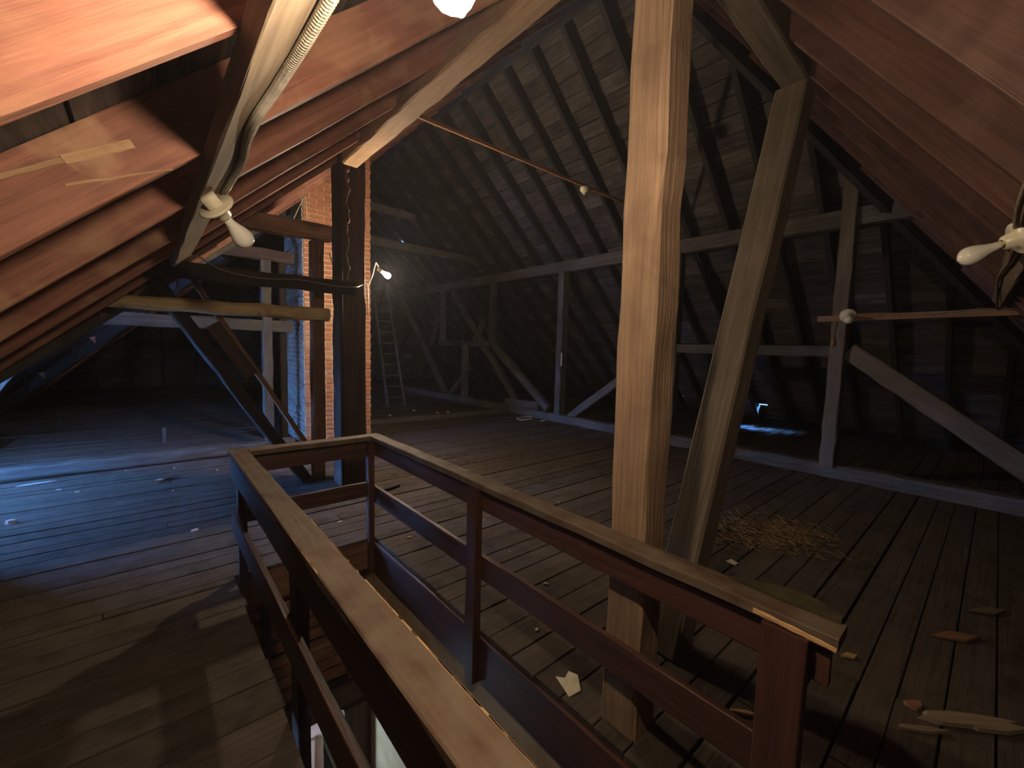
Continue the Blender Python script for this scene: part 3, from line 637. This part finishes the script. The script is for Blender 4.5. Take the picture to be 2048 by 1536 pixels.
# cable along the black beam
tag(obj('beam_wire', tube_mesh(spline([offL(.215, 4.60, -.05), (.33, 4.53, 2.31), (.52, 4.50, 2.215), (.80, 4.50, 2.18), (1.15, 4.50, 2.205), (1.5, 4.50, 2.185), (1.70, 4.52, 2.20), (1.80, 4.66, 2.24), (1.885, 4.69, 2.27)], 10), .006, 6), MT['wire']), 'thin wire draped along the black plank to the dark post', 'wire')
tag(obj('bent_wire', tube_mesh(spline([(1.50, 6.3, 3.15), (1.74, 6.6, 3.62), (1.79, 6.65, 3.60), (1.80, 6.65, 3.30), (1.81, 6.66, 3.12)], 8), .007, 6), MT['paper']), 'bent pale wire hanging at the chimney top corner', 'wire')
tag(obj('hook_wire', tube_mesh(spline([(1.60, 5.06, 2.62), (1.64, 5.06, 2.45), (1.66, 5.06, 2.28), (1.69, 5.06, 2.22), (1.64, 5.06, 2.19)], 8), .006, 6), MT['paper']), 'pale hooked wire beside the slim post', 'wire')
bk = [Vector((1.655+.012*math.sin(i*.5)+rnd.uniform(-.008, .008), 4.648, 3.58-1.33*i/60)) for i in range(61)]
tag(obj('bark_strip', tube_mesh(bk, lambda t: (.012+.018*abs(math.sin(t*9)*math.sin(t*41)))*(1.25-t), 7), MT['bark']), 'ragged reddish bark strip hanging down the dark post', 'strip')
beam('post_edge_board', (1.585, 4.652, 0), (1.585, 4.652, 3.60), .03, .045, MT['black'], up=(0, 1, 0), seg=10, jit=.003, label='narrow black edge board on the dark post', cat='board')

# right hand board with a bulb, and the orange strip
ny = lambda y, x, o: slope_pt('N', x, y, o)
PB = lambda x: -.035+.023*(x-3.3)
beam('cable_board', ny(PB(.9), .9, -.021), ny(PB(6.9), 6.9, -.021), .11, .042, MT['conduit_board'], up=(0, -MR, 1), seg=20, jit=.003, label='narrow dusty board under the red rafters beyond the post', cat='board')
tag(obj('board_cable', tube_mesh(spline([ny(PB(.9), .9, -.05), ny(PB(2)+.02, 2.0, -.056), ny(PB(3), 3.0, -.056), ny(PB(4.2)+.02, 4.2, -.056), ny(PB(5.6), 5.6, -.056), (6.4, .06, 2.12), (6.62, .05, 2.13)], 14), .008, 8), MT['wire']), 'dark cable fixed along the narrow dusty board', 'cable')
bulb_lamp('unlit frosted bulb in a porcelain socket under the red rafters', (2.40, -.045, 2.06), (-.30, .75, -.36), s=.92)
beam('orange_strip', (6.71, -1.1, 2.115), (6.71, 1.62, 2.085), .02, .075, MT['orange'], seg=8, jit=.001, label='bare orange wooden strip nailed across the frame post', cat='strip')
bulb_lamp('small bulb on a round porcelain base on the orange strip', (6.695, 1.30, 2.12), (-1, -.25, -.35), s=1.35, box=False)
tag(obj('strip_wire', tube_mesh(spline([(6.68, 1.2, 2.13), (6.685, .9, 2.13), (6.685, .6, 2.10), (6.685, .2, 2.14), (6.685, -.1, 2.13), (6.6, -.2, 2.25)], 10), .009, 6), MT['wire']), 'thin dark wire sagging along the orange strip', 'wire')
pc = thing('pull_cord', 'hanging pull cord with an orange wooden end', 'cord', (6.69, 1.42, 1.72))
obj('string', tube_mesh([(6.69, 1.41, 2.05), (6.69, 1.425, 1.84)], .006, 6), MT['wire'], pc)
obj('wooden_end', lathe_mesh([(.004, 0), (.02, .01), (.025, .06), (.018, .11), (.004, .12)], 10), MT['orange'], pc, frame_matrix((6.69, 1.425, 1.72), (6.69, 1.425, 1.9))[0])

# smoke detector / porcelain rose on the batten
sd = thing('porcelain_rose', 'round cream porcelain fitting hanging under the thin batten', 'fitting', (4.48, 3.60, 3.56))
mw = frame_matrix((4.25, 3.60, 3.645), (4.25, 3.60, 3.0))[0]
obj('dome', lathe_mesh([(.01, 0), (.055, 0), (.06, .01), (.058, .04), (.045, .06), (.02, .068), (.002, .07)], 20), MT['porcelain'], sd, mw)
obj('nipple', lathe_mesh([(.002, .065), (.02, .065), (.02, .085), (.002, .088)], 12), MT['porcelain'], sd, mw)

# notice on the frame post
nb = obj('notice_sheet', multi_box([((6.755, 6.17, 1.24), (6.760, 6.35, 1.53))]), MT['paper']); tag(nb, 'yellowed paper sheet pinned to a frame post', 'paper')

# ladder
ld = thing('ladder', 'grey wooden ladder leaning in the dark beyond the chimney', 'ladder', (4.85, 10.16, 0))
A0, A1, B0, B1 = Vector((4.62, 10.16, 0)), Vector((4.50, 10.85, 3.15)), Vector((5.09, 10.16, 0)), Vector((4.90, 10.85, 3.15))
for p, q in ((A0, A1), (B0, B1)): beam('side_rail', p, q, .045, .07, MT['greywood'], ld, up=(0, 1, 0), seg=6, jit=.002)
for k in range(11):
    t_ = (.25+k*.28)/3.15; beam('rung', A0.lerp(A1, t_), B0.lerp(B1, t_), .03, .03, MT['greywood'], ld)

# ------------------------------------------------------------------ scraps on the floor and on the rail
def chip(name, label, cat, x, y, sx, sy, rot, m, th=.006, z=0.004, n=6, group=None, bend=0.0):
    r = random.Random(x*13+y*7); pts = []
    for i in range(n):
        a = 2*math.pi*i/n+r.uniform(-.25, .25); k = r.uniform(.5 if n > 6 else .7, 1.1); pts.append((sx*k*math.cos(a), sy*k*math.sin(a)))
    b_ = [(px, py, 0) for px, py in pts]; tp = [(px*.92, py*.92, th+bend*px) for px, py in pts]
    o = obj(name, prism(b_, tp), m, None, Matrix.Translation((x, y, z)) @ Matrix.Rotation(rot, 4, 'Z'))
    return tag(o, label, cat, group)
W_ = MT['white']
chip('plaster_flake', 'long white flake on the bluish floor near the pipe', 'debris', -.95, 6.70, .16, .03, .1, W_)
chip('plaster_chip', 'white chip with dark stub on the bluish floor', 'debris', .05, 6.08, .05, .03, .5, W_, th=.02)
chip('wood_stub', 'small brown stub beside the white chip on bluish floor', 'debris', .13, 6.10, .05, .018, .7, MT['bark'], th=.02)
chip('plaster_lump', 'small white lump alone near the left wing edge', 'debris', -.93, 5.38, .035, .03, 0, W_, th=.03)
chip('plaster_crumb', 'white crumb on the floor left of the stair corner', 'debris', .25, 4.30, .035, .02, .3, W_, th=.012)
for (x, y) in [(-.25, 6.8), (-.6, 6.1), (.15, 5.6), (-.75, 6.3), (.6, 6.2), (1.0, 5.7), (.2, 6.6), (1.15, 4.35), (1.25, 3.75)]:
    chip('floor_crumb', 'tiny pale crumb scattered on the left floor', 'debris', x, y, rnd.uniform(.012, .028), rnd.uniform(.008, .016), rnd.random()*3, W_, th=.008, n=5, group='pale crumbs on the left floor')
for (x, y) in [(3.5, 9.4), (4.1, 8.9), (4.9, 9.3), (5.2, 8.7), (5.5, 8.7), (3.3, 8.55), (5.0, 8.5)]:
    chip('plaster_bit', 'pale plaster bit on the floor near the ladder', 'debris', x, y, rnd.uniform(.04, .08), rnd.uniform(.02, .04), rnd.random()*3, W_, th=.02, n=5, group='plaster bits near the ladder')
for (x, y) in [(2.3, 3.0), (2.7, 3.5), (3.2, 2.9), (2.1, 2.4), (1.75, 2.3), (3.6, 3.6), (1.6, 3.1), (2.9, 4.1), (2.0, 1.9), (1.62, 1.6)]:
    chip('dust_crumb', 'tiny pale crumb scattered right of the stair railing', 'debris', x, y, rnd.uniform(.012, .03), rnd.uniform(.006, .014), rnd.random()*3, MT['paper'], th=.006, n=5, group='crumbs right of the railing')
tp = obj('torn_paper', mesh([(-.03, -.07, .0), (.035, -.05, .006), (.05, .03, .016), (.02, .075, .004), (-.015, .03, .010), (-.055, .055, .003), (.01, 0, .014)], [(0, 1, 6), (1, 2, 6), (2, 3, 6), (3, 4, 6), (4, 5, 6), (5, 0, 6)]), MT['paper'], None, Matrix.Translation((1.475, 1.22, .004)) @ Matrix.Rotation(-.5, 4, 'Z'))
sm = tp.modifiers.new('thickness', 'SOLIDIFY'); sm.thickness = .002
tag(tp, 'crumpled torn cream paper on the floorboards under the railing', 'paper')
chip('paper_scrap', 'small square buff scrap near the straw', 'paper', 3.35, 1.22, .055, .055, .6, MT['paper'], th=.003, n=4)
chip('shingle_scrap', 'pointed brown shingle scrap lying on the right floor', 'scrap', 3.49, .03, .16, .05, -.75, MT['brown'], th=.012, n=4)
chip('shingle_flake', 'dark shingle flake near the pointed brown scrap', 'scrap', 4.0, -.08, .16, .05, -.7, MT['strut'], th=.01, n=4)
chip('wood_scrap', 'pale wood scrap on the floor off the railing end', 'scrap', 2.78, .40, .07, .028, -.7, MT['rawwood'], th=.01, n=4)
chip('wood_splinter', 'long raw splinter on the floor by the broken board', 'splinter', 2.46, .10, .13, .018, -.85, MT['conduit_board'], th=.012, n=5)
chip('broken_board', 'large splintered raw board piece on the near right floor', 'board', 2.72, -.07, .24, .055, -.8, MT['conduit_board'], th=.016, n=15)
chip('board_chip', 'small rounded wood chip beside the long splinter', 'chip', 2.62, .13, .05, .03, -.5, MT['brown'], th=.012, n=6)
chip('bark_scrap', 'raw splinter leaning behind the railing end post', 'splinter', 1.95, .62, .075, .012, -.9, MT['rawwood'], th=.012, n=5)
chip('far_paper', 'white paper lying by the cable loop near the sill', 'paper', 6.62, 6.55, .16, .05, .2, W_, th=.01, n=6)
lp = [Vector((6.45+.22*math.cos(a), 6.95+.16*math.sin(a), .02+.01*math.sin(3*a))) for a in [i*.35 for i in range(16)]]
tag(obj('cable_loop', tube_mesh(lp, .012, 6), MT['paper']), 'pale cable loop lying on the floor near the sill', 'cable')
chip('loose_block', 'loose dark board offcut by the dark post foot', 'offcut', 1.98, 4.30, .16, .04, .15, MT['black'], th=.03, n=4)
# straw heap
vs, fs = [], []
r = random.Random(5)
for i in range(1000):
    c = Vector((4.10+r.gauss(0, .22), 1.28+r.gauss(0, .17), 0)); c += Vector((.35, -.3, 0))*r.uniform(-.5, .8)
    a = r.uniform(0, math.pi); l = r.uniform(.02, .06); z = r.uniform(.004, .035); d = Vector((math.cos(a)*l, math.sin(a)*l, r.uniform(-.008, .008))); s = Vector((-math.sin(a), math.cos(a), 0))*.0016
    n = len(vs); c.z = z; vs += [c-d-s, c-d+s, c+d+s, c+d-s, c+Vector((0, 0, .003))-d, c+Vector((0, 0, .003))+d]
    fs += [(n, n+3, n+5, n+4), (n+1, n+4, n+5, n+2), (n, n+1, n+2, n+3)]
tag(obj('straw_heap', mesh(vs, fs), MT['straw']), 'scattered heap of loose straw on the floor beyond the strut', 'straw', kind='stuff')
# olive board piece lying on the rail end and splintered cap end
_op = [(1.418, .52), (1.418, .225), (1.45, .228), (1.488, .29), (1.497, .36), (1.462, .45)]
ob = prism([(x, y, .8655) for x, y in _op], [(x*.997+.004, y*.99+.004, .876) for x, y in _op])
tag(obj('mossy_board', ob, MT['olive']), 'olive mossy board scrap lying on the railing end', 'board')
sp = beam('splinter_strip', (1.338, .218, .835), (1.338, .42, .842), .006, .018, MT['rawwood'], rl, seg=6, jit=.002)

# pale splits on the face of the second lit rafter
r2 = [c for c in ceiling.children if c.name.startswith('rafter') and abs(ORG[c.name].translation.y-1.79) < .02 and ORG[c.name].translation.x < -1][0]
for (a, b_, w) in [((-.40, 1.937), (-.156, 2.097), .014), ((-.16, 2.094), (-.011, 2.186), .024), ((-.159, 2.026), (.081, 2.138), .006)]:
    beam('split_streak', (a[0], 1.7675, a[1]), (b_[0], 1.7675, b_[1]), .004, w, MT['purlin'], r2, seg=8, jit=.0015, ch=.001)
# worn bright edges of the left cap, splinters of the cap itself
lc = [c for c in rl.children if c.name.startswith('rail_cap')][0]
for i in range(40):
    y0 = .40+1.35*rnd.random()**1.4; l = rnd.uniform(.015, .11); sd_ = 1 if rnd.random() < .8 else -1
    beam('worn_edge', (.440+sd_*.0525, y0, RT-.003), (.440+sd_*.0525, y0+l, RT-.003), rnd.uniform(.0025, .006), .007, MT['rawwood'], lc, ch=.001)
# ------------------------------------------------------------------ thin haze added to imitate the veil over the far attic
HAZE = 0.0022
def haze():
    m = bpy.data.materials.new('added veil haze'); m.use_nodes = True; nt = m.node_tree
    nt.nodes.remove(nt.nodes['Principled BSDF'])
    v = nt.nodes.new('ShaderNodeVolumeScatter'); v.inputs['Density'].default_value = HAZE; v.inputs['Anisotropy'].default_value = .35; v.inputs['Color'].default_value = (.90, .90, 1.0, 1)
    nt.links.new(v.outputs[0], nt.nodes['Material Output'].inputs['Volume'])
    o = obj('veil_haze', multi_box([((XG-.3, Y0-.05, -3.2), (XE+.05, YF+.05, ZR+.1))]), m); tag(o, 'thin added haze imitating the veil over the far attic', 'haze', kind='stuff')
haze()
